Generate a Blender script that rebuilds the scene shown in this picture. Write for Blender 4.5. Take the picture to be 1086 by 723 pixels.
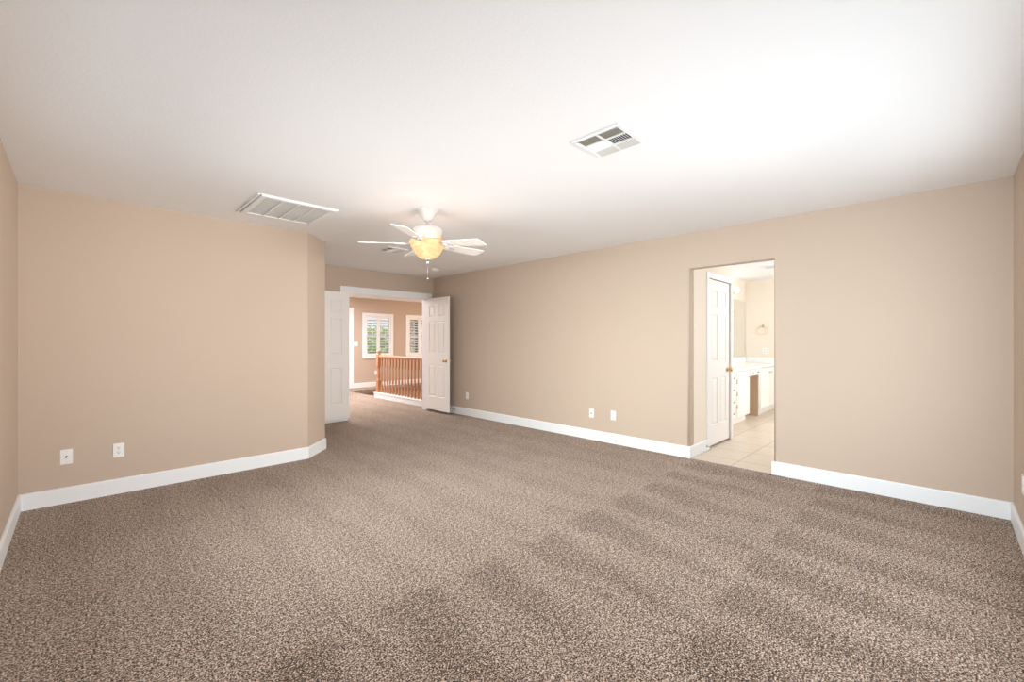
import bpy, bmesh, math, random
from mathutils import Vector, Matrix

# ------------------------------------------------------------------ clean
for o in list(bpy.data.objects):
    bpy.data.objects.remove(o, do_unlink=True)
SC = bpy.context.scene
COL = SC.collection
R = math.radians
random.seed(7)

# ------------------------------------------------------------------ camera
cam_d = bpy.data.cameras.new('camera')
cam = bpy.data.objects.new('camera', cam_d)
COL.objects.link(cam)
cam.location = (0, 0, 1.27)
cam.rotation_euler = (R(90), 0, R(-45))
cam_d.sensor_fit = 'HORIZONTAL'
cam_d.sensor_width = 36.0
cam_d.lens = 36.0 * 460.0 / 1086.0
cam_d.clip_start = 0.02
SC.camera = cam

# ------------------------------------------------------------------ view, world, large lights
SC.view_settings.view_transform = 'Standard'
SC.view_settings.look = 'None'
SC.view_settings.exposure = 0.0
SC.view_settings.gamma = 1.0
SC.view_settings.use_curve_mapping = False

world = bpy.data.worlds.new('sky')
SC.world = world
world.use_nodes = True
bg = world.node_tree.nodes['Background']
bg.inputs['Color'].default_value = (0.90, 0.95, 1.0, 1)
bg.inputs['Strength'].default_value = 1.1


def area(name, loc, direction, sx, sy, power, color):
    d = bpy.data.lights.new(name, 'AREA')
    d.shape = 'RECTANGLE'
    d.size, d.size_y = sx, sy
    d.energy = power
    d.color = color
    o = bpy.data.objects.new(name, d)
    COL.objects.link(o)
    o.location = loc
    o.rotation_euler = Vector(direction).to_track_quat('-Z', 'Y').to_euler()
    return o


# window daylight with narrowed beams, extra fills added to even it, and hall lamps
area('near_window_skylight', (2.7, -0.40, 1.2), (0, 1, 0), 2.38, 1.58, 33, (0.88, 0.96, 1.0))
area('near_window_beam_fill', (2.7, -0.402, 1.2), (0, 1, 0), 2.38, 1.58, 17, (1.0, 0.99, 0.97)).data.spread = 1.2  # added narrow beam, evens the light deeper into the room
area('near_window_left_fill', (2.7, -0.404, 1.2), (-0.55, 1, 0.15), 2.38, 1.58, 25, (1.0, 1.0, 0.99)).data.spread = 1.3  # added beam aimed left to lift the dark upper left wall
area('side_window_daylight', (-0.38, 2.7, 1.2), (1, 0, 0), 1.85, 1.58, 28, (0.94, 1.0, 1.0)).data.spread = 1.4
area('side_window_low_fill', (-0.384, 2.7, 1.2), (1, 0.1, -0.25), 1.85, 1.58, 17, (0.92, 1.0, 1.0)).data.spread = 1.3  # added downward beam for the right wall and carpet
area('side_window_near_daylight', (-0.382, 0.88, 1.2), (1, -0.2, 0), 1.75, 1.58, 16, (0.83, 0.93, 1.0)).data.spread = 1.2
area('hall_entry_fill', (3.8, 7.9, 2.42), (0, 0, -1), 0.6, 0.6, 16, (1.0, 0.94, 0.92))  # added lamp without a fixture, lightens the carpet and open door
area('hall_ceiling_light', (3.7, 9.6, 2.42), (0, 0, -1), 1.6, 1.6, 155, (0.94, 0.95, 1.0))
area('stairwell_fill', (8.4, 9.2, 1.3), (-1, 0, 0), 2.0, 1.6, 58, (1.0, 0.75, 0.58))  # unseen warm panel added to light the hall walls
area('bathroom_daylight', (7.4, -0.42, 1.75), (0, 1, -0.05), 1.3, 0.8, 73, (0.90, 0.95, 1.0))


# ------------------------------------------------------------------ materials
def srgb(r, g, b):
    def f(c):
        c /= 255.0
        return c / 12.92 if c <= 0.04045 else ((c + 0.055) / 1.055) ** 2.4
    return (f(r), f(g), f(b), 1)


def mat(name, col, rough=0.5, metal=0.0, bump=0.0, bscale=100.0, var=0.0, vscale=3.0, emit=None, estr=0.0, spec=0.5):
    m = bpy.data.materials.new(name)
    m.use_nodes = True
    nt = m.node_tree
    N, L = nt.nodes, nt.links
    b = N['Principled BSDF']
    b.inputs['Base Color'].default_value = col
    b.inputs['Roughness'].default_value = rough
    b.inputs['Metallic'].default_value = metal
    b.inputs['Specular IOR Level'].default_value = spec
    tc = N.new('ShaderNodeTexCoord')
    if var > 0:
        n = N.new('ShaderNodeTexNoise')
        n.inputs['Scale'].default_value = vscale
        n.inputs['Detail'].default_value = 3
        L.new(tc.outputs['Object'], n.inputs['Vector'])
        mx = N.new('ShaderNodeMix')
        mx.data_type = 'RGBA'
        mx.inputs['A'].default_value = tuple(c * (1 - var) for c in col[:3]) + (1,)
        mx.inputs['B'].default_value = tuple(min(1, c * (1 + var)) for c in col[:3]) + (1,)
        L.new(n.outputs['Fac'], mx.inputs['Factor'])
        L.new(mx.outputs['Result'], b.inputs['Base Color'])
    if bump > 0:
        n2 = N.new('ShaderNodeTexNoise')
        n2.inputs['Scale'].default_value = bscale
        n2.inputs['Detail'].default_value = 2
        L.new(tc.outputs['Object'], n2.inputs['Vector'])
        bp = N.new('ShaderNodeBump')
        bp.inputs['Strength'].default_value = bump
        bp.inputs['Distance'].default_value = 0.004
        L.new(n2.outputs['Fac'], bp.inputs['Height'])
        L.new(bp.outputs['Normal'], b.inputs['Normal'])
    if emit:
        b.inputs['Emission Color'].default_value = emit
        b.inputs['Emission Strength'].default_value = estr
    return m


M_PAINT = mat('tan_wall_paint', srgb(199, 180, 163), 0.75, bump=0.12, bscale=90, var=0.015, vscale=2.0, spec=0.3)
M_CEIL = mat('white_ceiling_paint', srgb(244, 244, 245), 0.9, bump=0.25, bscale=70, spec=0.2)
M_TRIM = mat('white_trim_paint', srgb(240, 242, 244), 0.4, bump=0.03, bscale=40)
M_DOOR = mat('white_door_paint', srgb(246, 243, 240), 0.42, bump=0.05, bscale=60)
M_BATHW = mat('cream_bathroom_paint', srgb(240, 228, 212), 0.75, bump=0.1, bscale=90, spec=0.3)
M_PLATE = mat('white_plastic', srgb(242, 241, 238), 0.35, bump=0.01, bscale=50)
M_DARK = mat('dark_slot', srgb(40, 36, 32), 0.6, bump=0.02)
M_BRASS = mat('brass', srgb(206, 172, 112), 0.28, 1.0, bump=0.02, bscale=80)
M_PALEB = mat('pale_satin_brass', srgb(232, 210, 170), 0.4, 0.7, bump=0.02, bscale=80)
M_NICKEL = mat('brushed_nickel', srgb(190, 186, 182), 0.32, 1.0, bump=0.03, bscale=120)
M_FANW = mat('white_fan_enamel', srgb(206, 200, 195), 0.4, bump=0.02, bscale=60)
M_BLADE = mat('white_fan_blade', srgb(246, 240, 234), 0.45, bump=0.02, bscale=60)
M_VENTG = mat('grey_filter_mesh', srgb(204, 194, 190), 0.85, bump=0.3, bscale=400, var=0.08, vscale=60)
M_VENTT = mat('tan_duct_lining', srgb(182, 172, 156), 0.8, bump=0.1)
M_CAB = mat('white_cabinet_paint', srgb(244, 240, 232), 0.45, bump=0.03, bscale=50)
M_COUNTER = mat('white_cultured_marble', srgb(248, 246, 242), 0.2, var=0.02, vscale=6)
M_MIRROR = mat('mirror_silver', (0.9, 0.92, 0.9, 1), 0.02, 1.0, bump=0.0)
M_LEAF = mat('green_leaf', srgb(186, 212, 92), 0.6, var=0.45, vscale=4.0)
M_DLEAF = mat('dark_leaf', srgb(70, 84, 60), 0.7, var=0.4, vscale=4.0)
M_BARK = mat('bark', srgb(104, 84, 66), 0.9, bump=0.5, bscale=30, var=0.2, vscale=12)
M_HOUSE = mat('grey_stucco', srgb(92, 92, 98), 0.9, bump=0.3, bscale=40)
M_ROOF = mat('roof_tile', srgb(120, 96, 84), 0.85, bump=0.4, bscale=20)
M_GROUND = mat('outdoor_ground', srgb(180, 170, 150), 0.95, var=0.15, vscale=1.5)
M_BULB = mat('globe_bulb', srgb(255, 248, 236), 0.4, emit=(1, 0.92, 0.78, 1), estr=6)
M_FIXT = mat('white_plastic_grille', srgb(225, 222, 216), 0.5, bump=0.02)


def wood_material():
    m = bpy.data.materials.new('oak_railing_wood')
    m.use_nodes = True
    N, L = m.node_tree.nodes, m.node_tree.links
    b = N['Principled BSDF']
    tc = N.new('ShaderNodeTexCoord')
    mp = N.new('ShaderNodeMapping')
    mp.inputs['Scale'].default_value = (30, 30, 3)
    n = N.new('ShaderNodeTexNoise')
    n.inputs['Scale'].default_value = 3
    n.inputs['Detail'].default_value = 4
    L.new(tc.outputs['Object'], mp.inputs['Vector'])
    L.new(mp.outputs['Vector'], n.inputs['Vector'])
    mx = N.new('ShaderNodeMix')
    mx.data_type = 'RGBA'
    mx.inputs['A'].default_value = srgb(164, 108, 76)
    mx.inputs['B'].default_value = srgb(206, 154, 116)
    L.new(n.outputs['Fac'], mx.inputs['Factor'])
    L.new(mx.outputs['Result'], b.inputs['Base Color'])
    b.inputs['Roughness'].default_value = 0.38
    return m


M_WOOD = wood_material()


class NT:
    """tiny helper for math node chains"""
    def __init__(self, nt):
        self.N, self.L = nt.nodes, nt.links

    def m(self, op, a, b=None, clamp=False):
        n = self.N.new('ShaderNodeMath')
        n.operation = op
        n.use_clamp = clamp
        for i, v in enumerate((a, b)):
            if v is None:
                continue
            if isinstance(v, (int, float)):
                n.inputs[i].default_value = v
            else:
                self.L.new(v, n.inputs[i])
        return n.outputs[0]

    def step(self, v, lo, hi):
        n = self.N.new('ShaderNodeMapRange')
        n.interpolation_type = 'SMOOTHSTEP'
        n.inputs['From Min'].default_value = lo
        n.inputs['From Max'].default_value = hi
        self.L.new(v, n.inputs['Value'])
        return n.outputs['Result']

    def noise(self, vec, scale, detail=2.0, rough=0.5):
        n = self.N.new('ShaderNodeTexNoise')
        n.inputs['Scale'].default_value = scale
        n.inputs['Detail'].default_value = detail
        n.inputs['Roughness'].default_value = rough
        self.L.new(vec, n.inputs['Vector'])
        return n.outputs['Fac']


def carpet_material():
    """frieze carpet: flecked yarn, with the wedge-shaped tracks a vacuum leaves in the pile"""
    m = bpy.data.materials.new('brown_flecked_carpet')
    m.use_nodes = True
    nt = m.node_tree
    N, L = nt.nodes, nt.links
    b = N['Principled BSDF']
    t = NT(nt)
    tc = N.new('ShaderNodeTexCoord')
    vec = tc.outputs['Object']
    sx = N.new('ShaderNodeSeparateXYZ')
    L.new(vec, sx.inputs[0])
    X, Y = sx.outputs['X'], sx.outputs['Y']
    wob = t.m('MULTIPLY', t.m('SUBTRACT', t.noise(vec, 2.0, 4, 0.6), 0.5), 0.36)
    wob2 = t.m('MULTIPLY', t.m('SUBTRACT', t.noise(vec, 3.5, 4, 0.65), 0.5), 0.24)
    u = t.m('ADD', X, wob)
    v = t.m('ADD', Y, wob2)

    def track(y1, length, x0, period):
        d = t.m('SUBTRACT', y1, v)                                # distance past the boundary
        tt = t.m('DIVIDE', d, length)
        inside = t.step(d, -0.02, 0.05)
        fr = t.m('FRACT', t.m('ADD', t.m('DIVIDE', t.m('SUBTRACT', u, x0), period), t.m('MULTIPLY', tt, 0.25)))
        w = t.m('SUBTRACT', 0.33, t.m('MULTIPLY', tt, 0.24))      # half-width of the dark wedge
        dist = t.m('SUBTRACT', w, t.m('ABSOLUTE', t.m('SUBTRACT', fr, 0.5)))
        wedge = t.step(dist, -0.10, 0.14)
        fade = t.m('SUBTRACT', 1.0, t.m('MULTIPLY', tt, 0.55), clamp=True)
        return t.m('MULTIPLY', t.m('MULTIPLY', inside, wedge), fade)

    z1 = track(1.88, 1.10, 1.37, 0.48)
    z2 = track(0.78, 1.20, 1.60, 0.46)
    lower = t.step(t.m('SUBTRACT', 0.80, v), -0.02, 0.04)          # second swath hides the first
    z1 = t.m('MULTIPLY', z1, t.m('SUBTRACT', 1.0, lower))
    upper = t.step(t.m('SUBTRACT', v, 1.95), -0.05, 0.10)
    fr3 = t.m('ABSOLUTE', t.m('SUBTRACT', t.m('FRACT', t.m('DIVIDE', u, 0.42)), 0.5))
    z3 = t.m('MULTIPLY', t.m('MULTIPLY', t.step(fr3, 0.2, 0.42), upper), 0.30)
    z2b = t.m('MULTIPLY', lower, 0.15)
    fr4 = t.m('ABSOLUTE', t.m('SUBTRACT', t.m('FRACT', t.m('DIVIDE', t.m('ADD', u, t.m('MULTIPLY', Y, 0.03)), 0.155)), 0.5))
    fine = t.m('MULTIPLY', t.step(fr4, 0.26, 0.44), t.step(t.noise(vec, 1.8, 2), 0.42, 0.60))
    fine = t.m('MULTIPLY', t.m('MULTIPLY', fine, 0.55), t.m('SUBTRACT', 1.0, t.m('MULTIPLY', upper, 0.6)))
    z2b = t.m('ADD', z2b, fine)
    tr = t.m('ADD', t.m('ADD', z1, z2), t.m('ADD', z3, z2b), clamp=True)
    blotch = t.m('SUBTRACT', t.noise(vec, 1.4, 4, 0.6), 0.5)

    f1 = t.noise(vec, 140, 2.0, 0.6)
    f2 = t.noise(vec, 260, 1.0, 0.5)
    f3 = t.noise(vec, 48, 2.0, 0.6)
    fl = t.m('ADD', t.m('ADD', t.m('MULTIPLY', f1, 0.62), t.m('MULTIPLY', f2, 0.18)), t.m('MULTIPLY', f3, 0.20))
    fl = t.m('SUBTRACT', fl, t.m('MULTIPLY', tr, 0.020))
    fl = t.m('ADD', fl, t.m('MULTIPLY', blotch, 0.03))
    ramp = N.new('ShaderNodeValToRGB')
    L.new(fl, ramp.inputs['Fac'])
    cr = ramp.color_ramp
    cr.elements[0].position = 0.43
    cr.elements[0].color = srgb(50, 37, 29)
    cr.elements[1].position = 0.575
    cr.elements[1].color = srgb(238, 218, 200)
    e = cr.elements.new(0.50)
    e.color = srgb(146, 122, 103)
    L.new(ramp.outputs['Color'], b.inputs['Base Color'])
    b.inputs['Roughness'].default_value = 1.0
    b.inputs['Specular IOR Level'].default_value = 0.05
    b.inputs['Sheen Weight'].default_value = 0.15
    bp = N.new('ShaderNodeBump')
    bp.inputs['Strength'].default_value = 0.7
    bp.inputs['Distance'].default_value = 0.012
    L.new(f1, bp.inputs['Height'])
    L.new(bp.outputs['Normal'], b.inputs['Normal'])
    return m


def tile_material():
    m = bpy.data.materials.new('beige_floor_tile')
    m.use_nodes = True
    nt = m.node_tree
    N, L = nt.nodes, nt.links
    b = N['Principled BSDF']
    tc = N.new('ShaderNodeTexCoord')
    mp = N.new('ShaderNodeMapping')
    mp.inputs['Location'].default_value = (-4.97, -1.55, 0)
    br = N.new('ShaderNodeTexBrick')
    br.offset = 0.0
    br.inputs['Scale'].default_value = 1.0
    br.inputs['Brick Width'].default_value = 0.45
    br.inputs['Row Height'].default_value = 0.45
    br.inputs['Mortar Size'].default_value = 0.004
    br.inputs['Color1'].default_value = srgb(230, 213, 194)
    br.inputs['Color2'].default_value = srgb(224, 206, 187)
    br.inputs['Mortar'].default_value = srgb(170, 148, 124)
    L.new(tc.outputs['Object'], mp.inputs['Vector'])
    L.new(mp.outputs['Vector'], br.inputs['Vector'])
    n = N.new('ShaderNodeTexNoise')
    n.inputs['Scale'].default_value = 7
    n.inputs['Detail'].default_value = 4
    L.new(tc.outputs['Object'], n.inputs['Vector'])
    mx = N.new('ShaderNodeMix')
    mx.data_type = 'RGBA'
    mx.blend_type = 'MULTIPLY'
    mx.inputs['Factor'].default_value = 0.15
    L.new(br.outputs['Color'], mx.inputs['A'])
    L.new(n.outputs['Color'], mx.inputs['B'])
    L.new(mx.outputs['Result'], b.inputs['Base Color'])
    b.inputs['Roughness'].default_value = 0.35
    return m


def bowl_material():
    """lit amber alabaster glass"""
    m = bpy.data.materials.new('amber_alabaster_glass')
    m.use_nodes = True
    nt = m.node_tree
    N, L = nt.nodes, nt.links
    b = N['Principled BSDF']
    tc = N.new('ShaderNodeTexCoord')
    mp = N.new('ShaderNodeMapping')
    mp.inputs['Scale'].default_value = (1, 1, 2.2)
    L.new(tc.outputs['Object'], mp.inputs['Vector'])
    n = N.new('ShaderNodeTexNoise')
    n.inputs['Scale'].default_value = 9
    n.inputs['Detail'].default_value = 4
    n.inputs['Distortion'].default_value = 1.2
    L.new(mp.outputs['Vector'], n.inputs['Vector'])
    r = N.new('ShaderNodeValToRGB')
    r.color_ramp.elements[0].position = 0.32
    r.color_ramp.elements[0].color = srgb(222, 156, 92)
    r.color_ramp.elements[1].position = 0.68
    r.color_ramp.elements[1].color = srgb(255, 230, 176)
    L.new(n.outputs['Fac'], r.inputs['Fac'])
    b.inputs['Base Color'].default_value = srgb(184, 150, 112)
    L.new(r.outputs['Color'], b.inputs['Emission Color'])
    b.inputs['Emission Strength'].default_value = 0.55
    b.inputs['Roughness'].default_value = 0.25
    b.inputs['Subsurface Weight'].default_value = 0.0
    return m


def glass_material():
    m = bpy.data.materials.new('window_glass')
    m.use_nodes = True
    nt = m.node_tree
    N, L = nt.nodes, nt.links
    N.remove(N['Principled BSDF'])
    tr = N.new('ShaderNodeBsdfTransparent')
    tr.inputs['Color'].default_value = (0.93, 0.96, 0.95, 1)
    gl = N.new('ShaderNodeBsdfGlossy')
    gl.inputs['Roughness'].default_value = 0.02
    mx = N.new('ShaderNodeMixShader')
    mx.inputs['Fac'].default_value = 0.05
    L.new(tr.outputs['BSDF'], mx.inputs[1])
    L.new(gl.outputs['BSDF'], mx.inputs[2])
    L.new(mx.outputs['Shader'], N['Material Output'].inputs['Surface'])
    return m


M_CARPET = carpet_material()
M_TILE = tile_material()
M_BOWL = bowl_material()
M_GLASS = glass_material()
for lm, lc in ((M_LEAF, srgb(196, 224, 110)), (M_DLEAF, srgb(90, 110, 70))):
    N_, L_n = lm.node_tree.nodes, lm.node_tree.links                 # leaves let light through
    tl = N_.new('ShaderNodeBsdfTranslucent')
    tl.inputs['Color'].default_value = lc
    mxs = N_.new('ShaderNodeMixShader')
    mxs.inputs['Fac'].default_value = 0.45
    L_n.new(N_['Principled BSDF'].outputs['BSDF'], mxs.inputs[1])
    L_n.new(tl.outputs['BSDF'], mxs.inputs[2])
    L_n.new(mxs.outputs['Shader'], N_['Material Output'].inputs['Surface'])


# ------------------------------------------------------------------ mesh helpers
def box(bm, x0, x1, y0, y1, z0, z1, mi=0):
    vs = [bm.verts.new(p) for p in ((x0, y0, z0), (x1, y0, z0), (x1, y1, z0), (x0, y1, z0),
                                    (x0, y0, z1), (x1, y0, z1), (x1, y1, z1), (x0, y1, z1))]
    fs = []
    for q in ((0, 3, 2, 1), (4, 5, 6, 7), (0, 1, 5, 4), (1, 2, 6, 5), (2, 3, 7, 6), (3, 0, 4, 7)):
        f = bm.faces.new([vs[i] for i in q])
        f.material_index = mi
        fs.append(f)
    return vs, fs


def rbox(bm, x0, x1, y0, y1, z0, z1, r=0.003, seg=2, mi=0):
    t = bmesh.new()
    box(t, x0, x1, y0, y1, z0, z1, mi)
    bmesh.ops.bevel(t, geom=t.edges[:], offset=r, segments=seg, profile=0.5, affect='EDGES')
    for f in t.faces:
        f.material_index = mi
    merge(bm, t)


def merge(bm, t, mx=None):
    me = bpy.data.meshes.new('tmp')
    if mx is not None:
        bmesh.ops.transform(t, matrix=mx, verts=t.verts)
    t.to_mesh(me)
    bm.from_mesh(me)
    bpy.data.meshes.remove(me)
    t.free()


def lathe(bm, prof, seg=32, c=(0, 0), mi=0, mx=None):
    """prof: list of (r, z), revolved about z"""
    t = bmesh.new()
    rings = []
    for r, z in prof:
        if r < 1e-6:
            rings.append([t.verts.new((c[0], c[1], z))])
        else:
            rings.append([t.verts.new((c[0] + r * math.cos(2 * math.pi * k / seg), c[1] + r * math.sin(2 * math.pi * k / seg), z)) for k in range(seg)])
    for a, b_ in zip(rings, rings[1:]):
        for k in range(seg):
            k2 = (k + 1) % seg
            if len(a) == 1 and len(b_) == 1:
                continue
            if len(a) == 1:
                f = t.faces.new((a[0], b_[k2], b_[k]))
            elif len(b_) == 1:
                f = t.faces.new((a[k], a[k2], b_[0]))
            else:
                f = t.faces.new((a[k], a[k2], b_[k2], b_[k]))
            f.smooth = True
            f.material_index = mi
    bmesh.ops.recalc_face_normals(t, faces=t.faces[:])
    merge(bm, t, mx)


def tube(bm, pts, r, seg=8, mi=0):
    t = bmesh.new()
    pts = [Vector(p) for p in pts]
    rings = []
    for i, p in enumerate(pts):
        d = (pts[min(i + 1, len(pts) - 1)] - pts[max(i - 1, 0)]).normalized()
        a = d.orthogonal().normalized() if i == 0 else (rings_a - d * rings_a.dot(d)).normalized()
        rings_a = a
        b_ = d.cross(a)
        rings.append([t.verts.new(p + r * (math.cos(2 * math.pi * k / seg) * a + math.sin(2 * math.pi * k / seg) * b_)) for k in range(seg)])
    for a, b_ in zip(rings, rings[1:]):
        for k in range(seg):
            f = t.faces.new((a[k], a[(k + 1) % seg], b_[(k + 1) % seg], b_[k]))
            f.smooth = True
            f.material_index = mi
    t.faces.new(rings[0][::-1]).material_index = mi
    t.faces.new(rings[-1]).material_index = mi
    bmesh.ops.recalc_face_normals(t, faces=t.faces[:])
    merge(bm, t)


def obj(name, bm, mats, parent=None, loc=None):
    me = bpy.data.meshes.new(name)
    bm.to_mesh(me)
    bm.free()
    for m in (mats if isinstance(mats, (list, tuple)) else [mats]):
        me.materials.append(m)
    o = bpy.data.objects.new(name, me)
    COL.objects.link(o)
    if parent:
        o.parent = parent
    if loc:
        o.location = loc
    return o


def tag(o, label, cat, group=None, kind=None):
    o['label'] = label
    o['category'] = cat
    if group:
        o['group'] = group
    if kind:
        o['kind'] = kind
    return o


def empty(name, loc=(0, 0, 0), rz=0.0):
    o = bpy.data.objects.new(name, None)
    o.empty_display_size = 0.1
    COL.objects.link(o)
    o.location = loc
    o.rotation_euler = (0, 0, rz)
    return o


def struct(name, bm, m, label, cat):
    return tag(obj(name, bm, m), label, cat, kind='structure')


def copy_tree(o, parent=None):
    c = o.copy()
    COL.objects.link(c)
    c.parent = parent
    for ch in list(o.children):
        copy_tree(ch, c)
    return c


def wall_hole(bm, axis, p0, p1, a0, a1, z0, z1, holes, bull=0.0):
    """A wall slab. axis 'x': thickness spans x p0..p1, runs along y a0..a1; axis 'y': the other way.
    holes: (b0, b1, h0, h1). Door holes reach z0."""
    t = bmesh.new()
    cuts = sorted({a0, a1} | {h[0] for h in holes} | {h[1] for h in holes})
    zc = sorted({z0, z1} | {h[2] for h in holes} | {h[3] for h in holes})

    def solid(a, z):
        if not (a0 < a < a1 and z0 < z < z1):
            return False
        return not any(h[0] < a < h[1] and h[2] < z < h[3] for h in holes)

    vcache = {}

    def V(p, a, z):
        k = (p, round(a, 5), round(z, 5))
        if k not in vcache:
            vcache[k] = t.verts.new((p, a, z) if axis == 'x' else (a, p, z))
        return vcache[k]

    for i in range(len(cuts) - 1):
        for j in range(len(zc) - 1):
            A, B, C, D = cuts[i], cuts[i + 1], zc[j], zc[j + 1]
            ma, mz = (A + B) / 2, (C + D) / 2
            if not solid(ma, mz):
                continue
            t.faces.new((V(p0, A, C), V(p0, B, C), V(p0, B, D), V(p0, A, D)))
            t.faces.new((V(p1, A, C), V(p1, A, D), V(p1, B, D), V(p1, B, C)))
            for (na, nz, q) in ((A - 1e-3, mz, ((A, C), (A, D))), (B + 1e-3, mz, ((B, C), (B, D))),
                                (ma, C - 1e-3, ((A, C), (B, C))), (ma, D + 1e-3, ((A, D), (B, D)))):
                if not solid(na, nz):
                    t.faces.new((V(p0, *q[0]), V(p0, *q[1]), V(p1, *q[1]), V(p1, *q[0])))
    bmesh.ops.recalc_face_normals(t, faces=t.faces[:])
    if bull > 0:
        es = []
        k = 0 if axis == 'x' else 1
        for e in t.edges:
            if len(e.link_faces) != 2 or e.calc_face_angle(0) < 0.5:
                continue
            if abs(e.verts[0].co[k] - e.verts[1].co[k]) > 1e-4:
                continue
            mid = (e.verts[0].co + e.verts[1].co) / 2
            aa = mid[1 - k]
            for h in holes:
                if h[0] - 1e-4 <= aa <= h[1] + 1e-4 and h[2] + 1e-4 < mid.z <= h[3] + 1e-4:
                    es.append(e)
                    break
        rr = bmesh.ops.bevel(t, geom=es, offset=bull, segments=5, profile=0.5, affect='EDGES')
        for f in rr['faces']:
            f.smooth = True
    merge(bm, t)


H = 2.44
XL, YN, YL, XR, YF = -0.318, -0.34, 4.88, 4.69, 6.77     # faces: side wall, near wall, left wall, right wall, far wall
CH0, CH1 = (1.755, 4.88), (2.06, 5.185)

# ------------------------------------------------------------------ floors
bm = bmesh.new()
box(bm, -0.45, XR, -0.5, 6.90, -0.10, 0.0)               # bedroom
box(bm, 1.9, 4.72, 6.90, 11.42, -0.10, 0.0)              # hall up to the stairwell curb
box(bm, 4.72, 8.6, 10.75, 11.42, -0.10, 0.0)             # hall beyond the stairwell
box(bm, 4.72, 4.84, 9.08, 10.75, -0.10, 0.0)
struct('floor', bm, M_CARPET, 'brown flecked carpet with vacuum tracks running through bedroom and hall', 'carpet')
bm = bmesh.new()
box(bm, XR, 9.42, -0.46, 2.92, -0.10, -0.003)
struct('floor_bathroom', bm, M_TILE, 'beige ceramic tile floor beyond the right-hand opening', 'tile floor')
bm = bmesh.new()
box(bm, 4.72, 8.6, 6.90, 10.87, -2.75, -2.65)
struct('floor_stairwell', bm, M_CARPET, 'carpeted lower floor at the foot of the stairwell', 'carpet')

# ------------------------------------------------------------------ walls
bm = bmesh.new()
for a, b_ in (((XL - 0.12, YL), CH0), (CH0, CH1), (CH1, (2.06, 6.77))):
    pass
pl = [(XL - 0.12, YL), CH0, CH1]
t = bmesh.new()
lo = [t.verts.new((x, y, 0)) for x, y in [(XL - 0.12, YL), CH0, (CH0[0] - 0.05, YL + 0.12), (XL - 0.12, YL + 0.12)]]
f = t.faces.new(lo)
r_ = bmesh.ops.extrude_face_region(t, geom=[f])
bmesh.ops.translate(t, vec=(0, 0, H), verts=[v for v in r_['geom'] if isinstance(v, bmesh.types.BMVert)])
bmesh.ops.recalc_face_normals(t, faces=t.faces[:])
merge(bm, t)
struct('wall_left', bm, M_PAINT, 'long tan wall on the left with two white cover plates', 'wall')
t = bmesh.new()
lo = [t.verts.new((x, y, 0)) for x, y in [CH0, CH1, (CH1[0] - 0.12, CH1[1] + 0.05), (CH0[0] - 0.05, CH0[1] + 0.12)]]
f = t.faces.new(lo)
r_ = bmesh.ops.extrude_face_region(t, geom=[f])
bmesh.ops.translate(t, vec=(0, 0, H), verts=[v for v in r_['geom'] if isinstance(v, bmesh.types.BMVert)])
bmesh.ops.recalc_face_normals(t, faces=t.faces[:])
struct('wall_left_angle', t, M_PAINT, 'narrow angled tan wall ending the long left wall', 'wall')
t = bmesh.new()
lo = [t.verts.new((x, y, 0)) for x, y in [CH1, (2.06, 6.90), (1.94, 6.90), (1.94, 5.235)]]
f = t.faces.new(lo)
r_ = bmesh.ops.extrude_face_region(t, geom=[f])
bmesh.ops.translate(t, vec=(0, 0, H), verts=[v for v in r_['geom'] if isinstance(v, bmesh.types.BMVert)])
bmesh.ops.recalc_face_normals(t, faces=t.faces[:])
struct('wall_left_return', t, M_PAINT, 'tan side wall of the recess before the double doors', 'wall')

DX0, DX1, DZ = 3.04, 4.545, 2.045
bm = bmesh.new()
wall_hole(bm, 'y', YF, YF + 0.13, 2.06, XR, 0, H, [(DX0, DX1, 0, DZ)])
struct('wall_far', bm, M_PAINT, 'tan end wall with the open double doors', 'wall')

OY0, OY1, OZ = 1.16, 1.969, 2.055
bm = bmesh.new()
wall_hole(bm, 'x', XR, XR + 0.12, YN - 0.12, YF + 0.13, 0, H, [(OY0, OY1, 0, OZ)], bull=0.02)
struct('wall_right', bm, M_PAINT, 'long tan wall on the right with the bathroom opening', 'wall')

bm = bmesh.new()
wall_hole(bm, 'y', YN - 0.12, YN, XL - 0.12, XR, 0, H, [(1.5, 3.9, 0.40, 2.00)])
struct('wall_near', bm, M_PAINT, 'tan wall seen as a sliver at the right edge of the photo', 'wall')
bm = bmesh.new()
wall_hole(bm, 'x', XL - 0.12, XL, YN, YL, 0, H, [(-0.05, 3.65, 0.40, 2.00)])
struct('wall_side', bm, M_PAINT, 'tan wall seen as a sliver at the left edge of the photo', 'wall')

bm = bmesh.new()
wall_hole(bm, 'y', 11.30, 11.42, 1.9, 8.6, -2.7, H, [(4.36, 5.13, 0, 2.05), (5.585, 6.35, 0.865, 1.96), (6.935, 7.70, 0.865, 1.96)])
struct('wall_hall', bm, M_PAINT, 'far hall wall with two shuttered windows', 'wall')
bm = bmesh.new()
box(bm, 1.78, 1.9, 6.90, 11.42, 0, H)
struct('wall_hall_left', bm, M_PAINT, 'left side wall of the hall', 'wall')
bm = bmesh.new()
box(bm, 8.5, 8.62, 6.78, 11.42, -2.7, H)
box(bm, XR + 0.12, 8.62, 6.78, 6.90, -2.7, H)
box(bm, 4.66, 4.72, 6.90, 10.87, -2.7, -0.10)
box(bm, 4.72, 8.5, 10.81, 10.87, -2.7, -0.10)
struct('wall_stairwell', bm, M_PAINT, 'tan walls around the stairwell behind the railing', 'wall')

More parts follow.
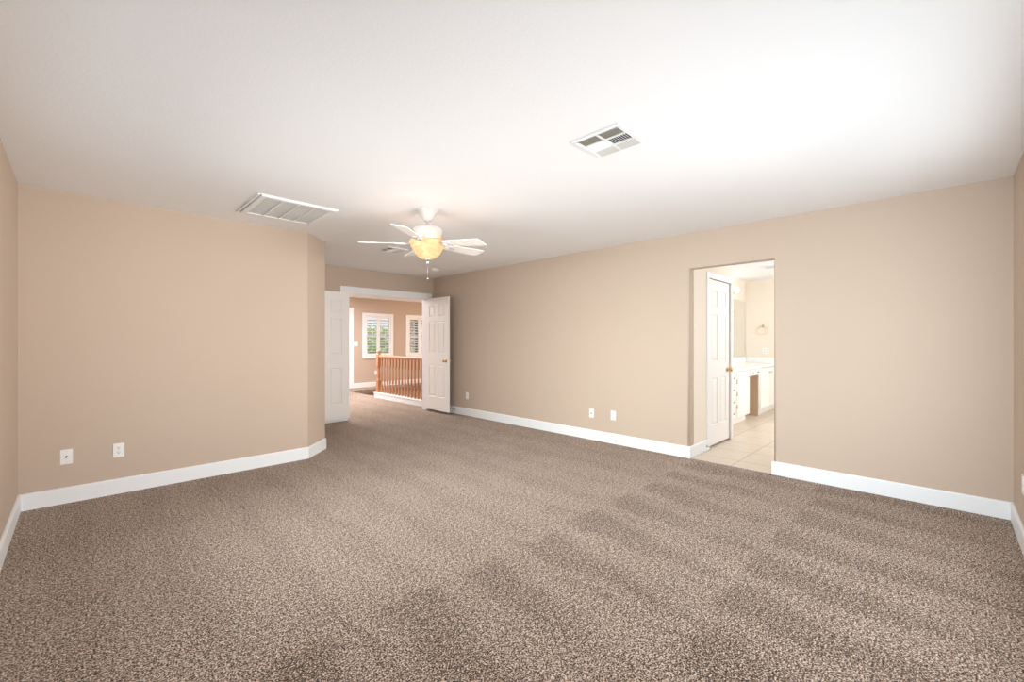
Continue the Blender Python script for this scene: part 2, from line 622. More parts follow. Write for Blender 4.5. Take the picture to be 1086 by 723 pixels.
# bathroom shell
bm = bmesh.new()
wall_hole(bm, 'y', OY1, OY1 + 0.12, XR + 0.12, 6.03, 0, H, [(5.235, 5.955, 0, 2.02)])
box(bm, 5.91, 6.03, OY1 + 0.12, 2.80, 0, H)
struct('wall_bathroom_side', bm, M_BATHW, 'cream side wall holding the closet door just inside the bathroom', 'wall')
bm = bmesh.new()
box(bm, XR + 0.12, 9.42, 2.80, 2.92, 0, H)
struct('wall_bathroom_back', bm, M_BATHW, 'cream wall behind the vanity mirror', 'wall')
bm = bmesh.new()
box(bm, 9.30, 9.42, -0.46, 2.80, 0, H)
struct('wall_bathroom_end', bm, M_BATHW, 'cream end wall with the towel ring', 'wall')
bm = bmesh.new()
wall_hole(bm, 'y', -0.46, -0.34, XR + 0.12, 9.30, 0, H, [(6.7, 8.1, 1.3, 2.2)])
struct('wall_bathroom_near', bm, M_BATHW, 'cream bathroom wall opposite the vanity', 'wall')

# ------------------------------------------------------------------ ceilings
bm = bmesh.new()
box(bm, XL - 0.12, XR + 0.12, YN - 0.12, YF + 0.13, H, H + 0.12)
struct('ceiling', bm, M_CEIL, 'white textured bedroom ceiling', 'ceiling')
bm = bmesh.new()
box(bm, XR + 0.12, 9.42, -0.46, 2.92, H, H + 0.12)
struct('ceiling_bathroom', bm, M_CEIL, 'white bathroom ceiling', 'ceiling')
bm = bmesh.new()
box(bm, 1.78, 8.62, YF + 0.13, 11.42, H, H + 0.12)
struct('ceiling_hall', bm, M_CEIL, 'white hall ceiling', 'ceiling')


# ------------------------------------------------------------------ baseboards
def baseboard_run(path, names, h=0.125, th=0.015):
    """path: plan points, room on the right of travel; one object per segment, mitred at the corners"""
    P = [Vector((p[0], p[1])) for p in path]
    nrm = []
    for a, b_ in zip(P, P[1:]):
        d = (b_ - a).normalized()
        nrm.append(Vector((d.y, -d.x)))
    off = []
    for i in range(len(P)):
        if i == 0:
            off.append(nrm[0])
        elif i == len(P) - 1:
            off.append(nrm[-1])
        else:
            s = nrm[i - 1] + nrm[i]
            off.append(s * (2.0 / s.length_squared))
    prof = [(0.0, 0.0), (th, 0.0), (th, h - 0.012), (th * 0.75, h - 0.004), (th * 0.3, h), (0.0, h)]
    for i, (name, label) in enumerate(names):
        if not name:
            continue
        b2 = bmesh.new()
        rings = []
        for j in (i, i + 1):
            rings.append([b2.verts.new((P[j].x + off[j].x * q, P[j].y + off[j].y * q, z)) for q, z in prof])
        n = len(prof)
        for k in range(n):
            b2.faces.new((rings[0][k], rings[0][(k + 1) % n], rings[1][(k + 1) % n], rings[1][k]))
        b2.faces.new(rings[0][::-1])
        b2.faces.new(rings[1])
        bmesh.ops.recalc_face_normals(b2, faces=b2.faces[:])
        struct(name, b2, M_TRIM, label, 'baseboard')


baseboard_run([(XL, YN), (XL, YL), CH0, CH1, (2.06, YF), (2.93, YF)],
              [('baseboard_side', 'white baseboard sliver at the left edge of the photo'),
               ('baseboard_left', 'white baseboard along the long left wall'),
               ('baseboard_left_angle', 'short white baseboard on the angled wall'),
               ('baseboard_recess', 'white baseboard in the recess behind the angled wall'),
               ('baseboard_far', 'white baseboard behind the left open door')])
baseboard_run([(XR, YF), (XR, OY1), (5.165, OY1)],
              [('baseboard_right', 'white baseboard from the double doors to the bathroom opening'),
               ('baseboard_bathroom', 'short white baseboard inside the bathroom opening before the closet door')])
baseboard_run([(XR + 0.12, OY0), (XR, OY0), (XR, YN), (XL, YN)],
              [('baseboard_opening', 'short white baseboard end inside the right side of the bathroom opening'),
               ('baseboard_right_corner', 'white baseboard from the bathroom opening to the right corner'),
               ('baseboard_near', 'white baseboard sliver at the right edge of the photo')])
baseboard_run([(5.25, 11.30), (8.5, 11.30)], [('baseboard_hall', 'white baseboard under the hall windows')])


# ------------------------------------------------------------------ casings
def casing(name, label, axis, p, side, a0, a1, z1, w=0.1, th=0.018, right=True, left=True, lw=None, rw=None):
    """door casing on plane p (axis = direction of the plane's normal); side = +1/-1 thickness direction"""
    b2 = bmesh.new()
    q0, q1 = sorted((p, p + side * th))
    lw = lw or w
    rw = rw or w

    def put(c0, c1, zz0, zz1):
        if axis == 'y':
            rbox(b2, c0, c1, q0, q1, zz0, zz1, 0.004)
        else:
            rbox(b2, q0, q1, c0, c1, zz0, zz1, 0.004)
    if left:
        put(a0 - lw, a0, 0, z1)
    if right:
        put(a1, a1 + rw, 0, z1)
    put(a0 - lw, a1 + rw, z1, z1 + w)
    return struct(name, b2, M_TRIM, label, 'door trim')


casing('trim_1', 'white trim around the double doorway', 'y', YF, -1, DX0, DX1, DZ - 0.008, w=0.108, lw=0.115, rw=0.108)
bm = bmesh.new()                                           # jamb lining of the double doorway
box(bm, DX0, DX0 + 0.012, YF - 0.002, YF + 0.132, 0, DZ - 0.012)
box(bm, DX1 - 0.012, DX1, YF - 0.002, YF + 0.132, 0, DZ - 0.012)
box(bm, DX0, DX1, YF - 0.002, YF + 0.132, DZ - 0.012, DZ)
struct('trim_2', bm, M_TRIM, 'white jamb lining inside the double doorway', 'door trim')
casing('trim_3', 'white trim around the bathroom closet door', 'y', OY1, -1, 5.235, 5.955, 2.01, w=0.07, th=0.014)
casing('trim_4', 'white trim of the hall door at the left of the hall', 'y', 11.30, -1, 4.36, 5.13, 2.04, w=0.12, th=0.02)


# ------------------------------------------------------------------ six-panel doors
def door_leaf(W, Hd, T=0.035):
    """leaf in local coords: x 0..W (hinge at x=0), y 0..T, z 0..Hd"""
    st, mu = 0.115, 0.095
    pw = (W - 2 * st - mu) / 2
    xs = [0, st, st + pw, st + pw + mu, st + 2 * pw + mu, W]
    k = Hd / 1.99
    zs = [0, 0.235 * k, 0.80 * k, 1.01 * k, 1.575 * k, 1.665 * k, 1.865 * k, Hd]
    b2 = bmesh.new()
    grid = {}
    for yi, y in enumerate((0.0, T)):
        for i, x in enumerate(xs):
            for j, z in enumerate(zs):
                grid[yi, i, j] = b2.verts.new((x, y, z))
    pan = []
    nx, nz = len(xs) - 1, len(zs) - 1
    for yi in (0, 1):
        for i in range(nx):
            for j in range(nz):
                q = [grid[yi, i, j], grid[yi, i + 1, j], grid[yi, i + 1, j + 1], grid[yi, i, j + 1]]
                f = b2.faces.new(q if yi == 0 else q[::-1])
                if i in (1, 3) and j in (1, 3, 5):
                    pan.append(f)
    for i in range(nx):
        for j in (0, nz):
            b2.faces.new((grid[0, i, j], grid[1, i, j], grid[1, i + 1, j], grid[0, i + 1, j]))
    for j in range(nz):
        for i in (0, nx):
            b2.faces.new((grid[0, i, j], grid[0, i, j + 1], grid[1, i, j + 1], grid[1, i, j]))
    bmesh.ops.recalc_face_normals(b2, faces=b2.faces[:])
    bmesh.ops.inset_individual(b2, faces=pan, thickness=0.012, depth=-0.009)
    bmesh.ops.inset_individual(b2, faces=pan, thickness=0.006, depth=0.0)
    bmesh.ops.inset_individual(b2, faces=pan, thickness=0.022, depth=0.007)
    return b2


def knob_bm(T=0.035):
    b2 = bmesh.new()
    prof = [(0.0, 0.0), (0.030, 0.0), (0.031, 0.004), (0.024, 0.009), (0.011, 0.012), (0.010, 0.028),
            (0.018, 0.034), (0.026, 0.044), (0.027, 0.054), (0.021, 0.063), (0.0, 0.066)]
    lathe(b2, prof, 20, mx=Matrix.Rotation(R(90), 4, 'X'))                       # towards -y
    lathe(b2, prof, 20, mx=Matrix.Translation((0, T, 0)) @ Matrix.Rotation(R(-90), 4, 'X'))
    return b2


def hinge_bm():
    b2 = bmesh.new()
    tube(b2, [(0, -0.005, -0.045), (0, -0.005, 0.045)], 0.006, 10)
    box(b2, -0.001, 0.030, -0.0015, 0.0005, -0.044, 0.044)
    return b2


def make_door(name, label, W, Hd, loc, rz, knob=True, hinges=True, back=False):
    o = obj(name, door_leaf(W, Hd), M_DOOR, None, loc)
    o.rotation_euler = (0, 0, rz)
    tag(o, label, 'door', kind='structure')
    if knob:
        k = obj('door_knob', knob_bm(), M_BRASS, o, (W - 0.065, 0, 0.885))
    if hinges:
        for z in (0.22, 1.0, 1.80):
            hg = obj('hinge', hinge_bm(), M_NICKEL, o, (0.0, 0.035 if back else 0.0, z))
            if back:
                hg.scale = (1, -1, 1)
    return o


# left leaf: folded back flat against the end wall; right leaf: standing open into the room
make_door('door_1', 'white six-panel door folded back against the end wall, left of the doorway', 0.715, 1.99, (DX0 + 0.005, 6.735, 0.05), R(180))
dv = Vector((4.475 - 4.492, 6.014 - 6.728))
make_door('door_2', 'white six-panel door with brass knob standing open in front of the right wall', 0.706, 1.99, (4.492, 6.728, 0.045), math.atan2(dv.y, dv.x), back=True)
make_door('door_3', 'closed white six-panel closet door just inside the bathroom', 0.705, 1.985, (5.243, OY1 + 0.012, 0.022), 0)
make_door('door_4', 'white hall door seen as a sliver left of the hall windows', 0.755, 2.02, (5.122, 11.36, 0.012), R(180), hinges=False)


# ------------------------------------------------------------------ hall windows with plantation shutters
def shutter_window(name, label, x0, x1, z0, z1, y):
    w = empty(name, (0, 0, 0))
    tag(w, label, 'window', kind='structure')
    fw = 0.085
    b2 = bmesh.new()
    rbox(b2, x0, x0 + fw, y - 0.03, y, z0, z1, 0.004)
    rbox(b2, x1 - fw, x1, y - 0.03, y, z0, z1, 0.004)
    rbox(b2, x0 + fw, x1 - fw, y - 0.03, y, z1 - fw, z1, 0.004)
    rbox(b2, x0 + fw, x1 - fw, y - 0.03, y, z0, z0 + fw, 0.004)
    obj('window_frame', b2, M_TRIM, w)
    ix0, ix1, iz0, iz1 = x0 + fw, x1 - fw, z0 + fw, z1 - fw
    mid = (ix0 + ix1) / 2
    for a, c in ((ix0 + 0.003, mid - 0.002), (mid + 0.002, ix1 - 0.003)):
        b2 = bmesh.new()
        sw = 0.045
        rbox(b2, a, a + sw, y - 0.02, y + 0.012, iz0 + 0.003, iz1 - 0.003, 0.003)
        rbox(b2, c - sw, c, y - 0.02, y + 0.012, iz0 + 0.003, iz1 - 0.003, 0.003)
        rbox(b2, a + sw, c - sw, y - 0.02, y + 0.012, iz1 - 0.06, iz1 - 0.003, 0.003)
        rbox(b2, a + sw, c - sw, y - 0.02, y + 0.012, iz0 + 0.003, iz0 + 0.06, 0.003)
        p = obj('shutter_panel', b2, M_TRIM, w)
        zz0, zz1 = iz0 + 0.075, iz1 - 0.075
        n = 12
        b2 = bmesh.new()
        for i in range(n):
            zc = zz0 + (zz1 - zz0) * (i + 0.5) / n
            t2 = bmesh.new()
            rbox(t2, a + sw, c - sw, -0.040, 0.040, -0.005, 0.005, 0.003)
            merge(b2, t2, Matrix.Translation((0, y - 0.004, zc)) @ Matrix.Rotation(R(-18), 4, 'X'))
        obj('louvers', b2, M_TRIM, p)
        b2 = bmesh.new()
        tube(b2, [((a + c) / 2, y - 0.05, zz0 + 0.03), ((a + c) / 2, y - 0.05, zz1 - 0.03)], 0.006, 8)
        obj('tilt_rod', b2, M_TRIM, p)
    b2 = bmesh.new()
    box(b2, ix0 - 0.005, ix1 + 0.005, y + 0.075, y + 0.081, iz0 - 0.005, iz1 + 0.005)
    obj('glass_pane', b2, M_GLASS, w)
    b2 = bmesh.new()
    rbox(b2, ix0, ix1, y + 0.06, y + 0.10, (iz0 + iz1) / 2 - 0.02, (iz0 + iz1) / 2 + 0.02, 0.004)
    obj('sash_rail', b2, M_TRIM, w)
    return w


shutter_window('window_1', 'white shuttered hall window with green leaves outside', 5.50, 6.435, 0.78, 2.045, 11.30)
shutter_window('window_2', 'white shuttered hall window partly hidden by the open right door', 6.85, 7.785, 0.78, 2.045, 11.30)


# bedroom windows behind the camera, bathroom window (frames only: daylight comes in through them)
def plain_window(name, label, axis, p, a0, a1, z0, z1):
    b2 = bmesh.new()
    fw, th = 0.05, 0.05

    def put(c0, c1, zz0, zz1):
        if axis == 'y':
            rbox(b2, c0, c1, p - th / 2, p + th / 2, zz0, zz1, 0.004)
        else:
            rbox(b2, p - th / 2, p + th / 2, c0, c1, zz0, zz1, 0.004)
    put(a0, a0 + fw, z0, z1)
    put(a1 - fw, a1, z0, z1)
    put(a0 + fw, a1 - fw, z0, z0 + fw)
    put(a0 + fw, a1 - fw, z1 - fw, z1)
    put((a0 + a1) / 2 - fw / 2, (a0 + a1) / 2 + fw / 2, z0 + fw, z1 - fw)
    tag(obj(name, b2, M_TRIM), label, 'window', kind='structure')


plain_window('window_3', 'white framed bedroom window in the wall behind the camera', 'y', YN - 0.025, 1.5, 3.9, 0.40, 2.00)
plain_window('window_4', 'white framed bedroom window in the side wall beside the camera', 'x', XL - 0.025, -0.05, 3.65, 0.40, 2.00)
plain_window('window_5', 'white framed bathroom window opposite the vanity', 'y', -0.40, 6.7, 8.1, 1.3, 2.2)

# ------------------------------------------------------------------ ceiling fan
FX, FY = 2.200, 3.262
fan = empty('ceiling_fan', (FX, FY, H))
tag(fan, 'white five-blade ceiling fan with lit amber glass bowl', 'ceiling fan')
b2 = bmesh.new()
lathe(b2, [(0.0, 0.0), (0.092, 0.0), (0.095, -0.006), (0.092, -0.014), (0.084, -0.018), (0.080, -0.034), (0.070, -0.042),
           (0.066, -0.058), (0.054, -0.068), (0.049, -0.084), (0.036, -0.094), (0.028, -0.104), (0.0, -0.106)], 40)
obj('canopy', b2, M_FANW, fan)
b2 = bmesh.new()
lathe(b2, [(0.0, -0.10), (0.013, -0.10), (0.013, -0.135), (0.026, -0.138), (0.030, -0.150), (0.0, -0.152)], 24)
obj('downrod', b2, M_FANW, fan)
b2 = bmesh.new()
lathe(b2, [(0.0, -0.150), (0.045, -0.150), (0.095, -0.158), (0.120, -0.170), (0.128, -0.185), (0.128, -0.212), (0.122, -0.222),
           (0.122, -0.232), (0.108, -0.250), (0.085, -0.262), (0.0, -0.262)], 48)
obj('motor_housing', b2, M_FANW, fan)
b2 = bmesh.new()
lathe(b2, [(0.0, -0.262), (0.075, -0.262), (0.078, -0.275), (0.062, -0.290), (0.040, -0.305), (0.012, -0.31), (0.010, -0.44), (0.0, -0.44)], 32)
obj('light_fitter', b2, M_FANW, fan)

BL_IN, BL_OUT = 0.20, 0.585


def blade_bm():
    t2 = bmesh.new()
    n = 14
    top, bot = [], []
    outline = []
    for i in range(n + 1):
        s = i / n
        x = BL_IN + (BL_OUT - BL_IN) * s
        w = 0.052 + 0.016 * s
        if s > 0.93:
            w *= 0.93
        if s < 0.04:
            w *= 0.85
        outline.append((x, w))
    pts = [(x, w) for x, w in outline] + [(x, -w) for x, w in outline[::-1]]
    lo = [t2.verts.new((x, y, -0.003)) for x, y in pts]
    f = t2.faces.new(lo)
    r2 = bmesh.ops.extrude_face_region(t2, geom=[f])
    bmesh.ops.translate(t2, vec=(0, 0, 0.006), verts=[v for v in r2['geom'] if isinstance(v, bmesh.types.BMVert)])
    bmesh.ops.recalc_face_normals(t2, faces=t2.faces[:])
    return t2


def bracket_bm():
    t2 = bmesh.new()
    # curved cast arm from the motor flange to the blade root, then a trident plate under the blade
    tube(t2, [(0.085, 0, 0.048), (0.118, 0, 0.034), (0.135, 0, 0.008), (0.150, 0, -0.006), (0.190, 0, -0.008), (0.225, 0, -0.006)], 0.010, 8)
    for s in (-1, 1):
        tube(t2, [(0.150, 0, -0.006), (0.185, s * 0.028, -0.008), (0.225, s * 0.036, -0.006), (0.262, s * 0.022, -0.005)], 0.006, 8)
    rbox(t2, 0.205, 0.285, -0.016, 0.016, -0.010, -0.003, 0.003)
    for px, py in ((0.228, 0.034), (0.228, -0.034), (0.272, 0.0)):
        lathe(t2, [(0.0, -0.014), (0.006, -0.013), (0.008, -0.008), (0.0, -0.004)], 10, c=(px, py))
    return t2


AX = math.atan2(1, 1)                                        # world direction of the optical axis
blade0 = obj('blade', blade_bm(), M_BLADE, fan)
br0 = obj('blade_bracket', bracket_bm(), M_FANW, blade0)
for i in range(5):
    b_ = blade0 if i == 0 else copy_tree(blade0, fan)
    ang = AX - R(48 + 72 * i + (0, 0, -1, 0, -4)[i])
    b_.location = (0, 0, -0.305)
    droop = (0.5, 5.0, -1.0, 0.0, 0.0)[i]
    b_.rotation_euler = (Matrix.Rotation(ang, 3, 'Z') @ Matrix.Rotation(R(droop), 3, 'Y') @ Matrix.Rotation(R(-12), 3, 'X')).to_euler()

b2 = bmesh.new()
t2 = bmesh.new()
prof = [(0.156, -0.283), (0.161, -0.292), (0.159, -0.304), (0.151, -0.320), (0.139, -0.340), (0.130, -0.358), (0.116, -0.384),
        (0.093, -0.412), (0.066, -0.432), (0.038, -0.443), (0.012, -0.447)]
inner = [(r - 0.005 if r > 0.02 else r, z + 0.004) for r, z in prof[::-1]]
lathe(b2, prof + inner + [prof[0]], 56)
obj('glass_bowl', b2, M_BOWL, fan)
b2 = bmesh.new()
lathe(b2, [(0.0, -0.438), (0.028, -0.440), (0.030, -0.448), (0.018, -0.456), (0.014, -0.468), (0.011, -0.484), (0.005, -0.496), (0.0, -0.498)], 20)
obj('finial', b2, M_NICKEL, fan)
b2 = bmesh.new()
tube(b2, [(0.0, 0.0, -0.495), (0.0, 0.0, -0.595)], 0.0016, 6)
for i in range(18):
    lathe(b2, [(0, -0.0025), (0.0028, 0), (0, 0.0025)], 6, mx=Matrix.Translation((0, 0, -0.500 - i * 0.0055)))
lathe(b2, [(0.0, -0.595), (0.004, -0.598), (0.006, -0.612), (0.004, -0.622), (0.0, -0.624)], 12)
obj('pull_chain', b2, M_NICKEL, fan)
for i in range(3):
    ld = bpy.data.lights.new('fan_bulb_light', 'POINT')
    ld.energy = 1.0
    ld.color = (1.0, 0.62, 0.36)
    ld.shadow_soft_size = 0.022
    lo_ = bpy.data.objects.new('fan_bulb_light', ld)
    COL.objects.link(lo_)
    lo_.parent = fan
    a = R(20 + 120 * i)
    lo_.location = (0.074 * math.cos(a), 0.074 * math.sin(a), -0.312)

# ------------------------------------------------------------------ ceiling vents and smoke detector
v = empty('return_air_grille', (1.336, 4.17, H))
tag(v, 'large white return air grille in ceiling above the left wall', 'ceiling vent')
hx, hy = 0.305, 0.325
b2 = bmesh.new()
for (a, c, e, g) in ((-hx, -hx + 0.045, -hy, hy), (hx - 0.045, hx, -hy, hy), (-hx + 0.045, hx - 0.045, -hy, -hy + 0.045), (-hx + 0.045, hx - 0.045, hy - 0.045, hy)):
    rbox(b2, a, c, e, g, -0.016, -0.0005, 0.004)
obj('frame', b2, M_TRIM, v)
b2 = bmesh.new()
rbox(b2, -hx - 0.012, hx + 0.012, -hy - 0.012, -hy, -0.008, -0.0005, 0.002)
rbox(b2, -hx - 0.024, -hx - 0.010, -hy, hy + 0.012, -0.014, -0.0005, 0.002)
rbox(b2, hx, hx + 0.012, -hy, hy + 0.012, -0.008, -0.0005, 0.002)
rbox(b2, -hx, hx, hy, hy + 0.012, -0.008, -0.0005, 0.002)
obj('flange', b2, M_TRIM, v)
b2 = bmesh.new()
box(b2, -hx + 0.04, hx - 0.04, -hy + 0.04, hy - 0.04, -0.003, -0.0005)
obj('filter', b2, M_VENTG, v)
b2 = bmesh.new()
box(b2, -hx - 0.011, -hx + 0.001, -hy + 0.005, hy - 0.005, -0.004, -0.0005)
obj('gap_shade', b2, M_DARK, v)  # dark strip stands in for the shadow in the open gap
b2 = bmesh.new()
for i in range(1, 4):
    x = -hx + 0.045 + (2 * hx - 0.09) * i / 4
    rbox(b2, x - 0.006, x + 0.006, -hy + 0.045, hy - 0.045, -0.015, -0.003, 0.002)
obj('divider_bars', b2, M_TRIM, v)
b2 = bmesh.new()
nl = 34
for i in range(nl):
    y = -hy + 0.05 + (2 * hy - 0.10) * i / (nl - 1)
    t2 = bmesh.new()
    box(t2, -hx + 0.045, hx - 0.045, -0.004, 0.004, -0.0008, 0.0008)
    merge(b2, t2, Matrix.Translation((0, y, -0.008)) @ Matrix.Rotation(R(35), 4, 'X'))
obj('louvers', b2, M_FIXT, v)


def supply_vent(label, x, y, half, full):
    v = empty('supply_air_vent', (x, y, H))
    tag(v, label, 'ceiling vent', 'supply air vents in the bedroom ceiling')
    b2 = bmesh.new()
    h = half
    for (a, c, e, g) in ((-h, -h + 0.028, -h, h), (h - 0.028, h, -h, h), (-h + 0.028, h - 0.028, -h, -h + 0.028), (-h + 0.028, h - 0.028, h - 0.028, h)):
        rbox(b2, a, c, e, g, -0.010, -0.0005, 0.003)
    obj('frame', b2, M_TRIM, v)
    b2 = bmesh.new()
    box(b2, -h + 0.02, h - 0.02, -h + 0.02, h - 0.02, -0.0025, -0.0005)
    i0 = h - 0.028
    box(b2, -i0 / 3 + 0.004, i0 / 3 - 0.004, -i0, -0.004, -0.0032, -0.0026, 1)  # dark plate stands in for the shade of a deeper duct
    obj('lining_and_duct_shade', b2, [M_VENTT, M_DARK], v)
    b2 = bmesh.new()
    i0 = h - 0.028
    third = 2 * i0 / 3
    rbox(b2, -i0, i0, -0.007, 0.007, -0.010, -0.003, 0.002)
    rbox(b2, -i0 + third - 0.006, -i0 + third + 0.006, -i0, i0, -0.010, -0.003, 0.002)
    rbox(b2, i0 - third - 0.006, i0 - third + 0.006, -i0, i0, -0.010, -0.003, 0.002)
    obj('divider_bars', b2, M_TRIM, v)
    b2 = bmesh.new()
    for yc, sg in ((0.5, 1), (-0.5, -1)):                        # middle row: fins running along x, two throws
        for i in range(8):
            yy = yc * i0 + (i - 3.5) * (i0 - 0.014) / 8
            t2 = bmesh.new()
            box(t2, -third / 2 + 0.006, third / 2 - 0.006, -0.0055, 0.0055, -0.0007, 0.0007)
            merge(b2, t2, Matrix.Translation((0, yy, -0.0065)) @ Matrix.Rotation(R(-35 if sg > 0 else 40), 4, 'X'))
    obj('middle_fins', b2, M_TRIM, v)
    b2 = bmesh.new()
    for sg in (-1, 1):                                           # outer rows: curved blades throwing to either side
        for i in range(4):
            xx = sg * third + (i - 1.5) * (third - 0.012) / 4
            t2 = bmesh.new()
            box(t2, -0.009, 0.009, -i0, i0, -0.0007, 0.0007)
            merge(b2, t2, Matrix.Translation((xx, 0, -0.0065)) @ Matrix.Rotation(R(35 if sg > 0 else -28), 4, 'Y'))
    obj('side_fins', b2, M_FIXT, v)
    return v


supply_vent('square white supply vent in the bright ceiling, nearest the camera', 2.202, 1.396, 0.160, True)
supply_vent('small white supply vent in the ceiling behind the fan', 2.85, 5.01, 0.145, False)

b2 = bmesh.new()
lathe(b2, [(0.0, -0.0005), (0.068, -0.0005), (0.070, -0.008), (0.066, -0.012), (0.064, -0.026), (0.054, -0.036), (0.022, -0.038), (0.020, -0.034), (0.0, -0.034)], 36)
sd = tag(obj('smoke_detector', b2, M_PLATE, None, (4.09, 5.87, H)), 'round white smoke detector on the ceiling before the double doors', 'smoke detector')
b2 = bmesh.new()
lathe(b2, [(0.0, -0.034), (0.010, -0.0345), (0.010, -0.041), (0.0, -0.042)], 16)
obj('test_button', b2, M_FIXT, sd)


# ------------------------------------------------------------------ wall plates.  local: plate in xz plane, front towards -y
def plate_bm(w=0.071, h=0.116):
    b2 = bmesh.new()
    rbox(b2, -w / 2, w / 2, -0.006, -0.0002, -h / 2, h / 2, 0.0025, 3)
    return b2


def receptacle_bm():
    b2 = bmesh.new()
    rbox(b2, -0.0165, 0.0165, -0.008, -0.0055, -0.0135, 0.0135, 0.001, 2, 0)
    for s, hh in ((-1, 0.009), (1, 0.007)):
        box(b2, s * 0.0065 - 0.0013, s * 0.0065 + 0.0013, -0.0083, -0.0079, 0.0005, 0.0005 + hh, 1)
    t2 = bmesh.new()
    lathe(t2, [(0, 0), (0.0028, 0), (0.0028, 0.0004), (0, 0.0004)], 12)
    merge(b2, t2, Matrix.Translation((0, -0.0079, -0.006)) @ Matrix.Rotation(R(90), 4, 'X'))
    for f in b2.faces:
        if f.calc_center_median().y < -0.00805:
            f.material_index = 1
    return b2


def screw_bm():
    b2 = bmesh.new()
    lathe(b2, [(0, 0), (0.0032, 0), (0.0028, 0.001), (0, 0.0013)], 12, mx=Matrix.Rotation(R(90), 4, 'X'))
    return b2


def outlet(label, loc, rz, group='duplex outlets', w=0.071, n=1):
    o = tag(obj('wall_outlet', plate_bm(w), M_PLATE, None, loc), label, 'outlet', group)
    o.rotation_euler = (0, 0, rz)
    for k in range(n):
        dx = (k - (n - 1) / 2) * 0.046
        for s in (-1, 1):
            obj('receptacle', receptacle_bm(), [M_PLATE, M_DARK], o, (dx, 0, s * 0.0195))
        obj('screw', screw_bm(), M_FIXT, o, (dx, -0.006, 0))
    return o


def jack_plate(label, loc, rz):
    o = tag(obj('cable_jack_plate', plate_bm(), M_PLATE, None, loc), label, 'wall plate')
    o.rotation_euler = (0, 0, rz)
    b2 = bmesh.new()
    lathe(b2, [(0, 0), (0.0075, 0), (0.0075, 0.003), (0.0055, 0.003), (0.0055, 0.010), (0.003, 0.010), (0.003, 0.004), (0, 0.004)], 14, mx=Matrix.Rotation(R(90), 4, 'X'))
    obj('jack', b2, M_DARK, o, (0, -0.006, 0))
    for s in (-1, 1):
        obj('screw', screw_bm(), M_FIXT, o, (0, -0.006, s * 0.042))
    return o


jack_plate('white cable jack plate with one dark socket on the left wall', (-0.066, YL, 0.362), 0)
outlet('white duplex outlet on the left wall beside the cable jack plate', (0.238, YL, 0.360), 0)
rzR = R(-90)                                                  # on the right wall, facing -x
jack_plate('white jack plate on the right wall, farther of the pair', (XR, 3.234, 0.339), rzR)
outlet('white outlet on the right wall, next to the bathroom opening', (XR, 2.913, 0.347), rzR)
outlet('small-looking white outlet on the right wall beside the open door', (XR, 5.77, 0.337), rzR)
outlet('white outlet cut off by the right edge of the photo', (4.115, YN, 0.388), R(180))
outlet('pale outlet low on the hall wall left of the railing', (5.90, 11.30, 0.38), 0)
o = tag(obj('light_switch', plate_bm(0.115, 0.116), M_PLATE, None, (5.315, 11.30, 1.185)), 'white light switch beside the hall door', 'light switch')
for s in (-1, 1):
    b2 = bmesh.new()
    rbox(b2, -0.016, 0.016, -0.010, -0.0055, -0.033, 0.033, 0.002)
    obj('rocker', b2, M_PLATE, o, (s * 0.024, 0, 0))


# ------------------------------------------------------------------ door stops
def stop_bm(spring):
    b2 = bmesh.new()
    M = Matrix.Rotation(R(90), 4, 'X')
    lathe(b2, [(0, 0), (0.016, 0), (0.016, 0.003), (0.008, 0.007), (0, 0.007)], 16, mx=M)
    if spring:
        pts = []
        for i in range(0, 91):
            a = i * 2 * math.pi / 8
            pts.append((0.0055 * math.cos(a), -0.006 - 0.060 * i / 90, 0.0055 * math.sin(a)))
        tube(b2, pts, 0.0015, 5)
    else:
        tube(b2, [(0, -0.005, 0), (0, -0.06, 0)], 0.006, 12)
    return b2


def tip_bm():
    b2 = bmesh.new()
    lathe(b2, [(0, 0.062), (0.010, 0.062), (0.0115, 0.066), (0.0115, 0.076), (0.009, 0.080), (0, 0.080)], 16, mx=Matrix.Rotation(R(90), 4, 'X'))
    return b2


o = tag(obj('door_stop', stop_bm(False), M_NICKEL, None, (XR - 0.015, 6.10, 0.072)), 'small door stop on the right baseboard behind the open door', 'door stop')
o.rotation_euler = (0, 0, rzR)
obj('rubber_tip', tip_bm(), M_PLATE, o)
o = tag(obj('door_stop', stop_bm(True), M_NICKEL, None, (5.135, OY1 - 0.015, 0.055)), 'spring door stop on the baseboard beside the bathroom closet door', 'door stop')
obj('rubber_tip', tip_bm(), M_NICKEL, o)

# ------------------------------------------------------------------ stair railing
bm = bmesh.new()
rbox(bm, 4.70, 4.84, 6.902, 9.085, 0.0, 0.100, 0.004)
rbox(bm, 4.69, 4.85, 6.902, 9.095, 0.100, 0.118, 0.004)
struct('trim_5', bm, M_TRIM, 'white curb under the stair railing', 'curb')
rail = empty('stair_railing', (4.77, 9.0, 0.118))
tag(rail, 'oak stair railing with turned balusters in the hall', 'railing')
b2 = bmesh.new()
s = 0.043
rbox(b2, -s, s, -s, s, 0.0, 0.26, 0.004)
lathe(b2, [(0.0, 0.26), (0.040, 0.26), (0.043, 0.275), (0.030, 0.29), (0.026, 0.31), (0.036, 0.34), (0.040, 0.40), (0.034, 0.47), (0.026, 0.52),
           (0.030, 0.535), (0.040, 0.55), (0.030, 0.565), (0.034, 0.58), (0.0, 0.58)], 24)
rbox(b2, -s, s, -s, s, 0.58, 0.84, 0.004)
lathe(b2, [(0.0, 0.84), (0.046, 0.84), (0.048, 0.85), (0.030, 0.862), (0.024, 0.872), (0.034, 0.89), (0.038, 0.91), (0.030, 0.932), (0.012, 0.946), (0.0, 0.948)], 24)
obj('newel_post', b2, M_WOOD, rail)
b2 = bmesh.new()
L_ = 2.098
